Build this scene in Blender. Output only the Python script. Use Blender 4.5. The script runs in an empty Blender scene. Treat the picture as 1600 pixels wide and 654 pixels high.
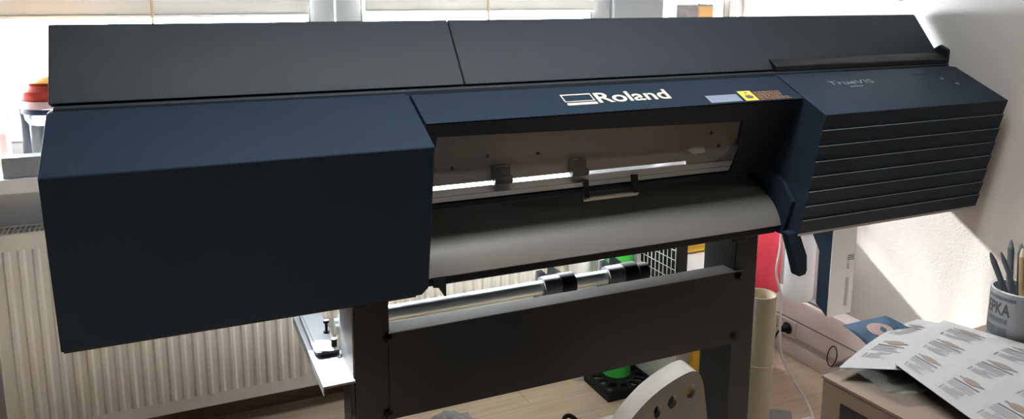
import bpy, bmesh, math, random
from mathutils import Vector, Matrix
random.seed(7)
S = bpy.context.scene
C = S.collection
PI = math.pi

# ------------------------------------------------------------------ camera
cam = bpy.data.cameras.new('camera')
cam.sensor_width = 36.0
cam.lens = 1218.03 / 1600 * 36.0
cam.shift_y = (204.61 - 327.0) / 1600.0
cam.clip_start = 0.02
co = bpy.data.objects.new('camera', cam); C.objects.link(co)
yaw, pit, rol = 0.42453, 0.17354, 0.00253
fw = Vector((math.sin(yaw)*math.cos(pit), math.cos(yaw)*math.cos(pit), -math.sin(pit)))
rt = Vector((math.cos(yaw), -math.sin(yaw), 0)); up = rt.cross(fw)
r2 = rt*math.cos(rol) + up*math.sin(rol); u2 = -rt*math.sin(rol) + up*math.cos(rol)
co.matrix_world = Matrix(((r2.x, u2.x, -fw.x, 0), (r2.y, u2.y, -fw.y, 0), (r2.z, u2.z, -fw.z, 1.54), (0, 0, 0, 1)))
S.camera = co

# ------------------------------------------------------------------ light
S.view_settings.view_transform = 'Standard'
S.view_settings.look = 'None'
S.view_settings.exposure = 1.85
S.view_settings.gamma = 1.0
S.view_settings.use_curve_mapping = False
W = bpy.data.worlds.new('sky'); S.world = W; W.use_nodes = True
bgn = W.node_tree.nodes['Background']
bgn.inputs['Color'].default_value = (0.90, 0.95, 1.0, 1)
bgn.inputs['Strength'].default_value = 20.0
def lamp(name, kind, loc, energy, color=(1, 1, 1), direction=None, **kw):
    l = bpy.data.lights.new(name, kind); l.energy = energy; l.color = color
    for k, v in kw.items(): setattr(l, k, v)
    o = bpy.data.objects.new(name, l); C.objects.link(o); o.location = loc
    if direction: o.rotation_euler = Vector(direction).to_track_quat('-Z', 'Y').to_euler()
    return o
lamp('sun', 'SUN', (0, 6, 6), 17.0, (1.0, 0.97, 0.92), (0.08, -1.0, -0.62), angle=0.012)
lamp('ceiling_light', 'AREA', (0.85, 1.30, 2.58), 8.0, (1.0, 0.97, 0.93), (0, 0, -1), shape='RECTANGLE', size=1.9, size_y=0.3, spread=1.65)  # unseen fill lamp, added to lift the sloped tops of the printer
for nm, x0, x1 in (('daylight_portal_a', -1.2, 0.55), ('daylight_portal_b', 0.7, 1.75), ('daylight_portal_c', 2.09, 2.43)):
    p = lamp(nm, 'AREA', ((x0+x1)/2, 3.06, 1.62), 1.0, direction=(0, -1, 0), shape='RECTANGLE', size=x1-x0, size_y=1.25)
    p.data.cycles.is_portal = True

# ------------------------------------------------------------------ materials
def mat(name, col, rough=0.5, metal=0.0, spec=0.5, bump=0.0, bscale=400.0, var=0.0, vscale=6.0, trans=0.0, alpha=1.0):
    m = bpy.data.materials.new(name); m.use_nodes = True
    nt = m.node_tree; b = nt.nodes['Principled BSDF']
    b.inputs['Base Color'].default_value = (*col, 1); b.inputs['Roughness'].default_value = rough
    b.inputs['Metallic'].default_value = metal; b.inputs['Specular IOR Level'].default_value = spec
    if trans: b.inputs['Transmission Weight'].default_value = trans
    tc = nt.nodes.new('ShaderNodeTexCoord')
    if var:
        n = nt.nodes.new('ShaderNodeTexNoise'); n.inputs['Scale'].default_value = vscale; n.inputs['Detail'].default_value = 4
        nt.links.new(tc.outputs['Object'], n.inputs['Vector'])
        mx = nt.nodes.new('ShaderNodeMix'); mx.data_type = 'RGBA'
        mx.inputs[6].default_value = (*[c*(1-var) for c in col], 1); mx.inputs[7].default_value = (*[min(1, c*(1+var)) for c in col], 1)
        nt.links.new(n.outputs['Fac'], mx.inputs[0]); nt.links.new(mx.outputs[2], b.inputs['Base Color'])
    if bump:
        n = nt.nodes.new('ShaderNodeTexNoise'); n.inputs['Scale'].default_value = bscale
        nt.links.new(tc.outputs['Object'], n.inputs['Vector'])
        bp = nt.nodes.new('ShaderNodeBump'); bp.inputs['Strength'].default_value = bump; bp.inputs['Distance'].default_value = 0.001
        nt.links.new(n.outputs['Fac'], bp.inputs['Height']); nt.links.new(bp.outputs['Normal'], b.inputs['Normal'])
    return m
def glass_mat(name, tint, refl=0.06, rough=0.02, gain=0.9):
    m = bpy.data.materials.new(name); m.use_nodes = True; nt = m.node_tree
    nt.nodes.remove(nt.nodes['Principled BSDF'])
    t = nt.nodes.new('ShaderNodeBsdfTransparent'); t.inputs['Color'].default_value = (*tint, 1)
    g = nt.nodes.new('ShaderNodeBsdfGlossy'); g.inputs['Roughness'].default_value = rough
    lw = nt.nodes.new('ShaderNodeLayerWeight'); lw.inputs['Blend'].default_value = 0.5      # facing term, the same from both sides
    p5 = nt.nodes.new('ShaderNodeMath'); p5.operation = 'POWER'; p5.inputs[1].default_value = 4.0
    f = nt.nodes.new('ShaderNodeMath'); f.operation = 'MULTIPLY_ADD'; f.inputs[1].default_value = gain; f.inputs[2].default_value = refl
    nt.links.new(lw.outputs['Facing'], p5.inputs[0]); nt.links.new(p5.outputs[0], f.inputs[0])
    mx = nt.nodes.new('ShaderNodeMixShader')
    nt.links.new(f.outputs[0], mx.inputs[0]); nt.links.new(t.outputs[0], mx.inputs[1]); nt.links.new(g.outputs[0], mx.inputs[2])
    nt.links.new(mx.outputs[0], nt.nodes['Material Output'].inputs['Surface'])
    return m
def cloth_mat(name, col, tr=0.5):
    m = bpy.data.materials.new(name); m.use_nodes = True; nt = m.node_tree
    nt.nodes.remove(nt.nodes['Principled BSDF'])
    d = nt.nodes.new('ShaderNodeBsdfDiffuse'); d.inputs['Color'].default_value = (*col, 1)
    t = nt.nodes.new('ShaderNodeBsdfTranslucent'); t.inputs['Color'].default_value = (*col, 1)
    mx = nt.nodes.new('ShaderNodeMixShader'); mx.inputs[0].default_value = tr
    nt.links.new(d.outputs[0], mx.inputs[1]); nt.links.new(t.outputs[0], mx.inputs[2])
    nt.links.new(mx.outputs[0], nt.nodes['Material Output'].inputs['Surface'])
    return m
def wood_floor():
    m = mat('laminate', (0.5, 0.36, 0.24), 0.45); nt = m.node_tree; b = nt.nodes['Principled BSDF']
    tc = nt.nodes.new('ShaderNodeTexCoord')
    br = nt.nodes.new('ShaderNodeTexBrick')
    br.inputs['Color1'].default_value = (0.82, 0.65, 0.47, 1); br.inputs['Color2'].default_value = (0.78, 0.60, 0.43, 1)
    br.inputs['Mortar'].default_value = (0.5, 0.37, 0.25, 1); br.inputs['Scale'].default_value = 1.0
    br.inputs['Brick Width'].default_value = 1.2; br.inputs['Row Height'].default_value = 0.19; br.inputs['Mortar Size'].default_value = 0.0015
    nt.links.new(tc.outputs['Object'], br.inputs['Vector'])
    mp = nt.nodes.new('ShaderNodeMapping'); mp.inputs['Scale'].default_value = (1.2, 14, 1)
    nt.links.new(tc.outputs['Object'], mp.inputs['Vector'])
    n = nt.nodes.new('ShaderNodeTexNoise'); n.inputs['Scale'].default_value = 3; n.inputs['Detail'].default_value = 6
    nt.links.new(mp.outputs[0], n.inputs['Vector'])
    mx = nt.nodes.new('ShaderNodeMix'); mx.data_type = 'RGBA'; mx.blend_type = 'MULTIPLY'; mx.inputs[0].default_value = 0.45
    nt.links.new(br.outputs[0], mx.inputs[6]); nt.links.new(n.outputs['Fac'], mx.inputs[7]); nt.links.new(mx.outputs[2], b.inputs['Base Color'])
    return m

M = {}
M['wall'] = mat('wall_paint', (0.60, 0.585, 0.57), 0.9, bump=0.25, bscale=160)
M['wall_dark'] = mat('slate_wall_paint', (0.045, 0.05, 0.06), 0.9, bump=0.25, bscale=160)  # unseen walls darkened so little light bounces onto the printer front
M['ceil'] = mat('ceiling_paint', (0.42, 0.415, 0.40), 0.9)
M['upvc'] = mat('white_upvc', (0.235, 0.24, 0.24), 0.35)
M['gasket'] = mat('grey_gasket', (0.10, 0.10, 0.11), 0.6)
M['sill'] = mat('sill_stone', (0.72, 0.72, 0.72), 0.4, var=0.06)
M['floor'] = wood_floor()
M['trunk'] = mat('trunking_plastic', (0.88, 0.78, 0.75), 0.45)
M['navy'] = mat('navy_plastic', (0.0125, 0.0215, 0.035), 0.5, bump=0.35, bscale=900, spec=0.03)
M['navy2'] = mat('navy_plastic_louver', (0.015, 0.0255, 0.041), 0.45, bump=0.35, bscale=900, spec=0.08)  # the navy plastic, lightened to put haze into the slatted end
M['slatedge'] = mat('slat_edge_plastic', (0.22, 0.25, 0.28), 0.5)  # pale colour standing for light along the slat gaps
M['navyframe'] = mat('dark_navy_frame', (0.006, 0.010, 0.018), 0.45, spec=0.1)
M['rearpanel'] = mat('light_rear_sheet', (0.80, 0.80, 0.79), 0.6)  # pale sheet for the unseen light helpers on the printer back
M['frost'] = cloth_mat('frosted_plastic', (0.62, 0.60, 0.55), 0.35)
M['lid'] = mat('charcoal_lid', (0.022, 0.030, 0.038), 0.55, bump=0.35, bscale=900, spec=0.12)
M['black'] = mat('black_plastic', (0.010, 0.011, 0.014), 0.45, spec=0.2)
M['blacksteel'] = mat('black_painted_steel', (0.007, 0.0085, 0.011), 0.35, bump=0.2, bscale=700, spec=0.22)
M['apron'] = mat('grey_apron', (0.105, 0.105, 0.098), 0.45, bump=0.2, bscale=900)
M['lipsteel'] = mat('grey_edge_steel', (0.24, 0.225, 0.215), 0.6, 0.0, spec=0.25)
M['steel'] = mat('zinc_sheet', (0.11, 0.117, 0.13), 0.55, 0.15)
M['galv'] = mat('galvanised_tube', (0.62, 0.70, 0.72), 0.32, 0.5)
M['greysteel'] = mat('grey_bracket_steel', (0.40, 0.41, 0.42), 0.5, 0.1)
M['flange'] = mat('dark_flange_steel', (0.10, 0.10, 0.105), 0.55, spec=0.2)
M['bracket'] = mat('blue_grey_sheet', (0.74, 0.78, 0.82), 0.45, 0.0)
M['glass'] = glass_mat('cover_acrylic', (0.80, 0.80, 0.80), refl=0.025, gain=0.3)
M['pane'] = glass_mat('window_glass', (0.97, 0.98, 0.98))
M['clear'] = glass_mat('clear_plastic', (0.88, 0.90, 0.90), rough=0.08)
M['clearteal'] = glass_mat('clear_teal_plastic', (0.60, 0.85, 0.82), rough=0.08)
M['cavity'] = mat('carriage_wall_paint', (0.32, 0.295, 0.275), 0.5, var=0.05)
M['platen'] = mat('platen_metal', (0.8, 0.8, 0.8), 0.15, 0.6)
M['logo'] = mat('logo_silver', (0.38, 0.365, 0.32), 0.5)
M['logodim'] = mat('badge_grey', (0.19, 0.21, 0.24), 0.5)
M['yellowlab'] = mat('warning_yellow', (0.60, 0.42, 0.05), 0.5)
M['whitelab'] = mat('label_white', (0.75, 0.77, 0.82), 0.5)
M['bluelab'] = mat('label_pale_blue', (0.13, 0.165, 0.23), 0.4)
M['ink'] = mat('print_ink', (0.05, 0.05, 0.06), 0.6)
M['orangeink'] = mat('orange_ink', (0.20, 0.10, 0.05), 0.6)
M['greyink'] = mat('grey_ink', (0.10, 0.10, 0.11), 0.6)
M['brownink'] = mat('brown_ink', (0.14, 0.115, 0.10), 0.6)
M['rad'] = mat('radiator_enamel', (0.68, 0.65, 0.58), 0.45)
M['blind'] = cloth_mat('blind_cloth', (0.44, 0.425, 0.39), 0.14)
M['cord'] = mat('cord', (0.42, 0.30, 0.17), 0.8)
M['green'] = mat('green_vinyl', (0.06, 0.55, 0.08), 0.35)
M['red'] = mat('red_vinyl', (0.95, 0.07, 0.12), 0.4)
M['yellow'] = mat('yellow_plastic', (0.85, 0.50, 0.03), 0.45)
M['white'] = mat('white_plastic', (0.78, 0.78, 0.77), 0.4)
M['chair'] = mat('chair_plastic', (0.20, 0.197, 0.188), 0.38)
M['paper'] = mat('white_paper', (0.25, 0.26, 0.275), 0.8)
M['kraft'] = mat('kraft_paper', (0.34, 0.32, 0.24), 0.55, var=0.05)
M['palegreen'] = mat('pale_liner', (0.55, 0.58, 0.48), 0.5)
M['cream'] = mat('cardboard_core', (0.72, 0.62, 0.46), 0.8)
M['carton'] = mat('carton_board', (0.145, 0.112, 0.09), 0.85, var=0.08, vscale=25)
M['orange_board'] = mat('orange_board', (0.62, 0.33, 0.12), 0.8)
M['greyprint'] = mat('grey_print', (0.25, 0.21, 0.21), 0.6, var=0.45, vscale=40)
M['photo'] = mat('photo_print', (0.07, 0.12, 0.19), 0.3, var=0.7, vscale=30)
M['photoskin'] = mat('photo_print_oval', (0.40, 0.30, 0.28), 0.3)
M['sleeve'] = glass_mat('plastic_sleeve', (0.80, 0.84, 0.82), rough=0.15)
M['mug'] = mat('mug_glaze', (0.42, 0.44, 0.47), 0.25)
M['pinkdot'] = mat('pink_dot', (0.75, 0.32, 0.34), 0.5)
M['pen'] = mat('pen_grey_blue', (0.16, 0.19, 0.23), 0.35)
M['woodpen'] = mat('pencil_wood', (0.55, 0.38, 0.22), 0.6)
M['bottle'] = cloth_mat('milky_plastic', (0.92, 0.95, 0.97), 0.5)
M['redlid'] = mat('red_lid', (0.55, 0.06, 0.04), 0.3)
M['orangelid'] = mat('orange_lid', (0.85, 0.42, 0.04), 0.35)
M['pinkpaper'] = mat('pink_paper', (0.75, 0.50, 0.47), 0.6)
M['navyrim'] = mat('dark_blue_rim', (0.03, 0.05, 0.11), 0.4)
M['darkfill'] = mat('dark_jar_filling', (0.05, 0.06, 0.08), 0.4)
M['teal'] = mat('teal_plastic', (0.10, 0.42, 0.40), 0.3)
M['houseWall'] = mat('house_render', (0.7, 0.7, 0.7), 0.9)
M['houseRoof'] = mat('house_roof', (0.28, 0.29, 0.32), 0.8)
M['ground'] = mat('outside_ground', (0.62, 0.62, 0.62), 0.95)
M['brownskirt'] = mat('brown_board', (0.22, 0.13, 0.08), 0.6)
M['cloth'] = mat('grey_cloth', (0.30, 0.32, 0.33), 0.9, var=0.9, vscale=28)
M['rubber'] = mat('rubber_band', (0.68, 0.52, 0.36), 0.6)

# ------------------------------------------------------------------ helpers
WL = {}                                     # world location of every root / part
def wl(o): return WL.get(o.name, Vector((0, 0, 0))) if o else Vector((0, 0, 0))
def finish(me, m, smooth):
    if m is not None: me.materials.append(m)
    if smooth is not None:
        for p in me.polygons: p.use_smooth = True
        me.set_sharp_from_angle(angle=math.radians(smooth))
def obj(name, bm, m, parent=None, bev=0.0, smooth=35, seg=2):
    """one mesh object; coordinates are world, shifted to the parent's origin"""
    bmesh.ops.recalc_face_normals(bm, faces=bm.faces)
    off = wl(parent)
    if off.length: bmesh.ops.translate(bm, vec=-off, verts=bm.verts)
    me = bpy.data.meshes.new(name); bm.to_mesh(me); bm.free()
    finish(me, m, smooth)
    o = bpy.data.objects.new(name, me); C.objects.link(o)
    if parent: o.parent = parent; WL[o.name] = off
    if bev:
        b = o.modifiers.new('bevel', 'BEVEL'); b.width = bev; b.segments = seg; b.limit_method = 'ANGLE'; b.angle_limit = math.radians(35)
    return o
def thing(name, label, cat, loc, group=None):
    o = bpy.data.objects.new(name, None); C.objects.link(o); o.location = loc; o.empty_display_size = 0.05
    o['label'] = label; o['category'] = cat
    if group: o['group'] = group
    WL[o.name] = Vector(loc)
    return o
def tag(o, label, cat, group=None):
    o['label'] = label; o['category'] = cat
    if group: o['group'] = group
    return o
def struct(o): o['kind'] = 'structure'; return o
def nb(): return bmesh.new()
def box(x0, x1, y0, y1, z0, z1, bm=None):
    bm = bm or nb()
    v = [bm.verts.new((x, y, z)) for x in (x0, x1) for y in (y0, y1) for z in (z0, z1)]
    for f in ((0,1,3,2), (4,6,7,5), (0,4,5,1), (2,3,7,6), (0,2,6,4), (1,5,7,3)): bm.faces.new([v[i] for i in f])
    return bm
def prism(prof, ax, a, b, bm=None):
    bm = bm or nb()
    def P(u, v, w): return {'x': (w, u, v), 'y': (u, w, v), 'z': (u, v, w)}[ax]
    A = [bm.verts.new(P(u, v, a)) for u, v in prof]; B = [bm.verts.new(P(u, v, b)) for u, v in prof]
    n = len(prof)
    bm.faces.new(A); bm.faces.new(B[::-1])
    for i in range(n): bm.faces.new((A[i], B[i], B[(i+1) % n], A[(i+1) % n]))
    return bm
def strip(prof, t, ax, a, b, bm=None):
    """a bent sheet: open profile thickened by t (to the right of travel)"""
    off = []
    for i, p in enumerate(prof):
        d0 = Vector(prof[i]) - Vector(prof[i-1]) if i else Vector(prof[1]) - Vector(prof[0])
        d1 = Vector(prof[i+1]) - Vector(prof[i]) if i < len(prof)-1 else d0
        d = (d0.normalized() + d1.normalized()).normalized(); n = Vector((d.y, -d.x))
        off.append((p[0] + n.x*t, p[1] + n.y*t))
    bm = bm or nb()
    def P(u, v, w): return {'x': (w, u, v), 'y': (u, w, v), 'z': (u, v, w)}[ax]
    rows = [[bm.verts.new(P(u, v, w)) for u, v in L] for L in (prof, off) for w in (a, b)]
    pa, pb, oa, ob = rows; n = len(prof)
    for i in range(n-1):
        bm.faces.new((pa[i], pa[i+1], pb[i+1], pb[i])); bm.faces.new((oa[i], ob[i], ob[i+1], oa[i+1]))
        bm.faces.new((pa[i], oa[i], oa[i+1], pa[i+1])); bm.faces.new((pb[i], pb[i+1], ob[i+1], ob[i]))
    for i in (0, n-1): bm.faces.new((pa[i], pb[i], ob[i], oa[i]))
    return bm
def lathe(prof, c, seg=32, bm=None, axis='z'):
    bm = bm or nb(); rings = []
    for r, h in prof:
        ring = []
        for k in range(seg):
            a = 2*PI*k/seg; x, y = r*math.cos(a), r*math.sin(a)
            p = {'z': (x, y, h), 'x': (h, x, y), 'y': (x, h, y)}[axis]
            ring.append(bm.verts.new((c[0]+p[0], c[1]+p[1], c[2]+p[2])))
        rings.append(ring)
    for A, B in zip(rings, rings[1:]):
        for k in range(seg): bm.faces.new((A[k], A[(k+1) % seg], B[(k+1) % seg], B[k]))
    return bm
def cyl(r, a, b, c, seg=24, bm=None, axis='z', cap=True):
    e = 1e-5
    return lathe([(e, a), (r, a), (r, b), (e, b)] if cap else [(r, a), (r, b)], c, seg, bm, axis)
def spline(pts, n=8):
    P = [Vector(p) for p in pts]; out = []
    for i in range(len(P)-1):
        p0, p1, p2, p3 = P[max(i-1, 0)], P[i], P[i+1], P[min(i+2, len(P)-1)]
        for k in range(n):
            t = k/n
            out.append(0.5*((2*p1) + (p2-p0)*t + (2*p0-5*p1+4*p2-p3)*t*t + (3*p1-p0-3*p2+p3)*t**3))
    out.append(P[-1]); return out
def tube(pts, r, seg=10, bm=None, closed=False):
    bm = bm or nb(); P = [Vector(p) for p in pts]; n = len(P); rings = []; ref = Vector((0.31, 0.2, 0.93))
    for i in range(n):
        d = (P[(i+1) % n] - P[i-1]) if closed else (P[min(i+1, n-1)] - P[max(i-1, 0)])
        d.normalize(); a = d.cross(ref)
        if a.length < 1e-3: a = d.cross(Vector((1, 0, 0)))
        a.normalize(); b = d.cross(a); ref = -d.cross(a).cross(d).cross(d) if False else ref
        rr = r[i] if isinstance(r, (list, tuple)) else r
        rings.append([bm.verts.new(P[i] + a*rr*math.cos(2*PI*k/seg) + b*rr*math.sin(2*PI*k/seg)) for k in range(seg)])
    for i in range(n if closed else n-1):
        A, B = rings[i], rings[(i+1) % n]
        for k in range(seg): bm.faces.new((A[k], A[(k+1) % seg], B[(k+1) % seg], B[k]))
    if not closed: bm.faces.new(rings[0]); bm.faces.new(rings[-1][::-1])
    return bm
def from_curve(cu):
    o = bpy.data.objects.new('tmp', cu); C.objects.link(o)
    bpy.context.view_layer.update()
    me = bpy.data.meshes.new_from_object(o.evaluated_get(bpy.context.evaluated_depsgraph_get()))
    bm = nb(); bm.from_mesh(me)
    bpy.data.objects.remove(o); bpy.data.curves.remove(cu); bpy.data.meshes.remove(me)
    bmesh.ops.remove_doubles(bm, verts=bm.verts, dist=1e-6)
    return bm
def plate(outline, holes, th):
    """flat plate in local xy with holes, thickness th centred on z=0"""
    cu = bpy.data.curves.new('tmp', 'CURVE'); cu.dimensions = '2D'; cu.fill_mode = 'BOTH'; cu.extrude = th/2
    for L in [outline] + holes:
        s = cu.splines.new('POLY'); s.points.add(len(L)-1); s.use_cyclic_u = True
        for p, q in zip(s.points, L): p.co = (q[0], q[1], 0, 1)
    return from_curve(cu)
def text_bm(body, bold=0.0, extrude=0.0, shear=0.0):
    cu = bpy.data.curves.new('tmp', 'FONT'); cu.body = body; cu.size = 1.0; cu.offset = bold; cu.extrude = extrude; cu.shear = shear
    bm = from_curve(cu)
    xs = [v.co.x for v in bm.verts]; ys = [v.co.y for v in bm.verts]
    x0, x1, y0, y1 = min(xs), max(xs), min(ys), max(ys)
    for v in bm.verts: v.co.x = (v.co.x-x0)/(x1-x0); v.co.y = (v.co.y-y0)/(y1-y0)
    return bm
def place(bm, fn):
    for v in bm.verts: v.co = fn(v.co)
    return bm
def quad_plate(pts, th=0.0004, bm=None):
    """thin slab on four world corners"""
    P = [Vector(p) for p in pts]; n = (P[1]-P[0]).cross(P[3]-P[0]).normalized()*th
    bm = bm or nb()
    A = [bm.verts.new(p) for p in P]; B = [bm.verts.new(p+n) for p in P]
    bm.faces.new(A[::-1]); bm.faces.new(B); k = len(P)
    for i in range(k): bm.faces.new((A[i], A[(i+1) % k], B[(i+1) % k], B[i]))
    return bm
def ellipse(cx, cy, a, b, n=20): return [(cx + a*math.cos(2*PI*k/n), cy + b*math.sin(2*PI*k/n)) for k in range(n)]

# ------------------------------------------------------------------ room
YW, XR = 2.88, 2.47          # inner faces of the window wall and the right wall
struct(obj('floor', box(-2.7, 2.7, -2.6, 3.1, -0.1, 0.0), M['floor'], smooth=None))
struct(obj('ceiling', box(-2.7, 2.7, -2.6, 3.1, 2.6, 2.7), M['ceil'], smooth=None))
struct(obj('wall_right', box(XR, XR+0.2, -2.6, 3.1, 0, 2.6), M['wall'], smooth=None))
struct(obj('wall_left', box(-2.7, -2.5, -2.6, 3.1, 0, 2.6), M['wall_dark'], smooth=None))
struct(obj('wall_back', box(-2.5, XR, -2.6, -2.4, 0, 2.6), M['wall_dark'], smooth=None))
bm = box(-2.5, XR, YW, 3.1, 0, 0.955)
box(-2.5, XR, YW, 3.1, 2.25, 2.6, bm); box(-2.5, -1.3, YW, 3.1, 0.955, 2.25, bm); box(2.445, XR, YW, 3.1, 0.955, 2.25, bm)
struct(obj('wall_window', bm, M['wall'], smooth=None))
struct(obj('trim_sill', box(-1.5, 2.03, 2.64, 2.97, 0.955, 1.0), M['sill'], bev=0.004))
struct(obj('trim_sill_right', box(2.03, 2.445, 2.845, 2.97, 0.955, 0.985), M['sill'], bev=0.003))
struct(obj('baseboard_window', box(-2.5, 2.39, 2.865, YW, 0, 0.08), M['brownskirt'], bev=0.002))
def window(nm, x0, x1, y0=2.94, y1=3.02, z0=1.0, z1=2.25, fr=0.055, sash=0.0):
    bm = box(x0, x0+fr, y0, y1, z0, z1); box(x1-fr, x1, y0, y1, z0, z1, bm)
    box(x0+fr, x1-fr, y0, y1, z0, z0+0.06, bm); box(x0+fr, x1-fr, y0, y1, z1-0.06, z1, bm)
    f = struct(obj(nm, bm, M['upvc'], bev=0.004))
    a, b = x0+fr, x1-fr
    g = box(a, a+0.006, y0-0.001, y1-0.02, z0+0.06, z1-0.06); box(b-0.006, b, y0-0.001, y1-0.02, z0+0.06, z1-0.06, g)
    box(a+0.006, b-0.006, y0-0.001, y1-0.02, z0+0.06, z0+0.066, g)
    obj('gasket', g, M['gasket'], f, smooth=None)
    obj('pane', box(a+0.006, b-0.006, 2.976, 2.984, z0+0.066, z1-0.066), M['pane'], f, smooth=None)
    return f
window('window_1', -1.30, 0.604, fr=0.09)
window('window_2', 0.610, 1.795, fr=0.094)
window('window_3', 2.065, 2.445, fr=0.035)
struct(obj('trim_mullion', box(1.80, 2.06, 2.92, 3.06, 1.0, 2.25), M['upvc'], bev=0.006))
struct(obj('trim_mullion_strip', box(1.795, 1.80, 2.935, 3.0, 1.0, 2.25), M['gasket'], smooth=None))
# boxed cable duct along the foot of the right wall
bm = prism([(XR, 0.0), (2.405, 0.0), (2.405, 0.062), (2.43, 0.07), (2.43, 0.088), (2.40, 0.095), (2.40, 0.245), (2.405, 0.262), (2.42, 0.268), (XR, 0.268)], 'y', -2.4, 2.86)
tr = struct(obj('trim_duct', bm, M['trunk'], bev=0.003))
obj('seam', box(2.3985, 2.401, -2.4, 2.86, 0.168, 0.1715), M['greyink'], tr, smooth=None)

# ------------------------------------------------------------------ outside
struct(obj('ground', box(-40, 40, 3.4, 60, -4.2, -4.0), M['ground'], smooth=None))
h = thing('house', 'pale house with grey pitched roof seen through the left window', 'house', (-3.4, 16, -4))
obj('wall', box(-7.0, 1.0, 15.0, 19.0, -4, 0.1), M['houseWall'], h, smooth=None)
obj('roof', prism([(14.6, 0.0), (17.0, 0.62), (19.4, 0.0), (19.4, 0.12), (17.0, 0.76), (14.6, 0.12)], 'x', -7.3, 1.3), M['houseRoof'], h, smooth=None)

# ------------------------------------------------------------------ printer
pr = thing('wide_format_printer', 'long navy and charcoal wide-format printer on black steel legs in front of the window', 'printer', (1.1, 1.9, 0.0))
XL, XA, XB, XE = -0.212, 0.531, 1.652, 2.42
TF, TB = (1.571, 1.2165), (1.761, 1.3055)          # front and back edge of the sloped top (y, z)
tv = Vector((TB[0]-TF[0], TB[1]-TF[1])); tl = tv.length; tv.normalize()
tn = Vector((-tv.y, tv.x))
def top(u, v, h=0.0): return Vector((u, TF[0] + tv.x*v + tn.x*h, TF[1] + tv.y*v + tn.y*h))
# left end cover: sloped top, front leaning back towards its lower edge
prof = [TF, TB, (1.80, 1.306), (2.10, 1.285), (2.20, 1.20), (2.20, 0.858), (1.636, 0.858)]
bm = prism(prof, 'x', XL, XA-0.002)
for v in bm.verts:
    if v.co.x > 0.5 and v.co.z < 0.9 and v.co.y < 1.7: pass
# cut the lower front right corner
bmesh.ops.bisect_plane(bm, geom=bm.verts[:]+bm.edges[:]+bm.faces[:], plane_co=(XA-0.018, 1.6, 0.858), plane_no=(1, 0, -1), clear_outer=True)
bmesh.ops.holes_fill(bm, edges=bm.edges)
lc = obj('left_cover', bm, M['navy'], pr, bev=0.003)
obj('bottom_flange', box(XL+0.004, XA-0.03, 1.645, 2.19, 0.852, 0.858), M['black'], pr, smooth=None)
# right end cover with stepped slats on its front
zt = [1.2165, 1.1705, 1.1245, 1.079, 1.0335, 0.988, 0.943, 0.899, 0.858]
prof = [TB, TF]
y = TF[0]
for i in range(8):
    yb = y + 0.0125
    prof.append((yb, zt[i+1] + 0.0006)); y = yb - 0.0042
    if i < 7: prof.append((y, zt[i+1]))
prof[-1] = (1.640, 0.858)
prof += [(2.20, 0.858), (2.20, 1.20), (2.10, 1.285), (1.80, 1.306)]
rc = obj('right_cover', prism(prof, 'x', XB+0.002, XE), M['navy2'], pr, bev=0.0007, seg=1)
for i in range(1, 8):  # added strips imitate bright lines of light between the slats
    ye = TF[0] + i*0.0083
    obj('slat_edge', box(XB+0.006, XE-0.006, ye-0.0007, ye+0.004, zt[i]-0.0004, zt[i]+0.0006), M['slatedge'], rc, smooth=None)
obj('bottom_flange', box(XB+0.004, XE-0.004, 1.643, 2.19, 0.850, 0.858), M['greysteel'], pr, smooth=None)
# rear body behind the middle bay: upper beam and lower beam with the media slot between
obj('rear_body', prism([(1.79, 1.295), (2.10, 1.285), (2.20, 1.22), (2.20, 1.17), (1.90, 1.046), (1.895, 1.20), (1.80, 1.26)], 'x', XA, XB), M['navy'], pr)
obj('carriage_wall', prism([(1.886, 1.0455), (1.894, 1.0455), (1.894, 1.20), (1.886, 1.20)], 'x', XA, XB), M['cavity'], pr, smooth=None)
obj('platen', strip([(2.20, 1.030), (1.925, 1.036), (1.890, 1.034)], -0.006, 'x', XA, XB), M['platen'], pr)
obj('platen_front', strip([(1.8895, 1.034), (1.872, 1.022), (1.856, 0.998)], -0.006, 'x', XA, XB), M['cavity'], pr)
obj('slot_end', box(1.43, XB, 1.886, 1.894, 1.035, 1.0455), M['cavity'], pr, smooth=None)
obj('lower_beam', box(XA, XB, 1.87, 2.20, 0.862, 1.020), M['blacksteel'], pr, smooth=None)
for x in (0.815, 1.05):
    r = obj('pinch_roller', box(x-0.026, x+0.026, 1.868, 1.889, 1.052, 1.088), M['black'], pr, bev=0.004)
    b = cyl(0.011, x-0.022, x+0.030, (0, 1.872, 1.048), 16, axis='x')
    obj('roller', b, M['blacksteel'], r)
    b = nb()
    for q in (-0.018, 0.010): box(x+q, x+q+0.012, 1.866, 1.868, 1.086, 1.0885, b)
    obj('clip', b, M['steel'], r, smooth=None)
for x, z in ((0.68, 1.09), (0.78, 1.115), (0.93, 1.11), (1.52, 1.125), (1.55, 1.082)): obj('screw', cyl(0.005, 1.8845, 1.886, (x, 0, z), 14, axis='y'), M['black'], pr)
obj('label', prism([(1.43, 1.078), (1.455, 1.088), (1.495, 1.084), (1.502, 1.066), (1.455, 1.064), (1.447, 1.072)], 'y', 1.8845, 1.886), M['whitelab'], pr, smooth=None)
for sx in (XA, XB-0.006): obj('bay_side', prism([(1.70, 1.25), (1.89, 1.25), (1.89, 0.93), (1.79, 0.93)], 'x', sx, sx+0.006), M['black'], pr, smooth=None)
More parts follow.
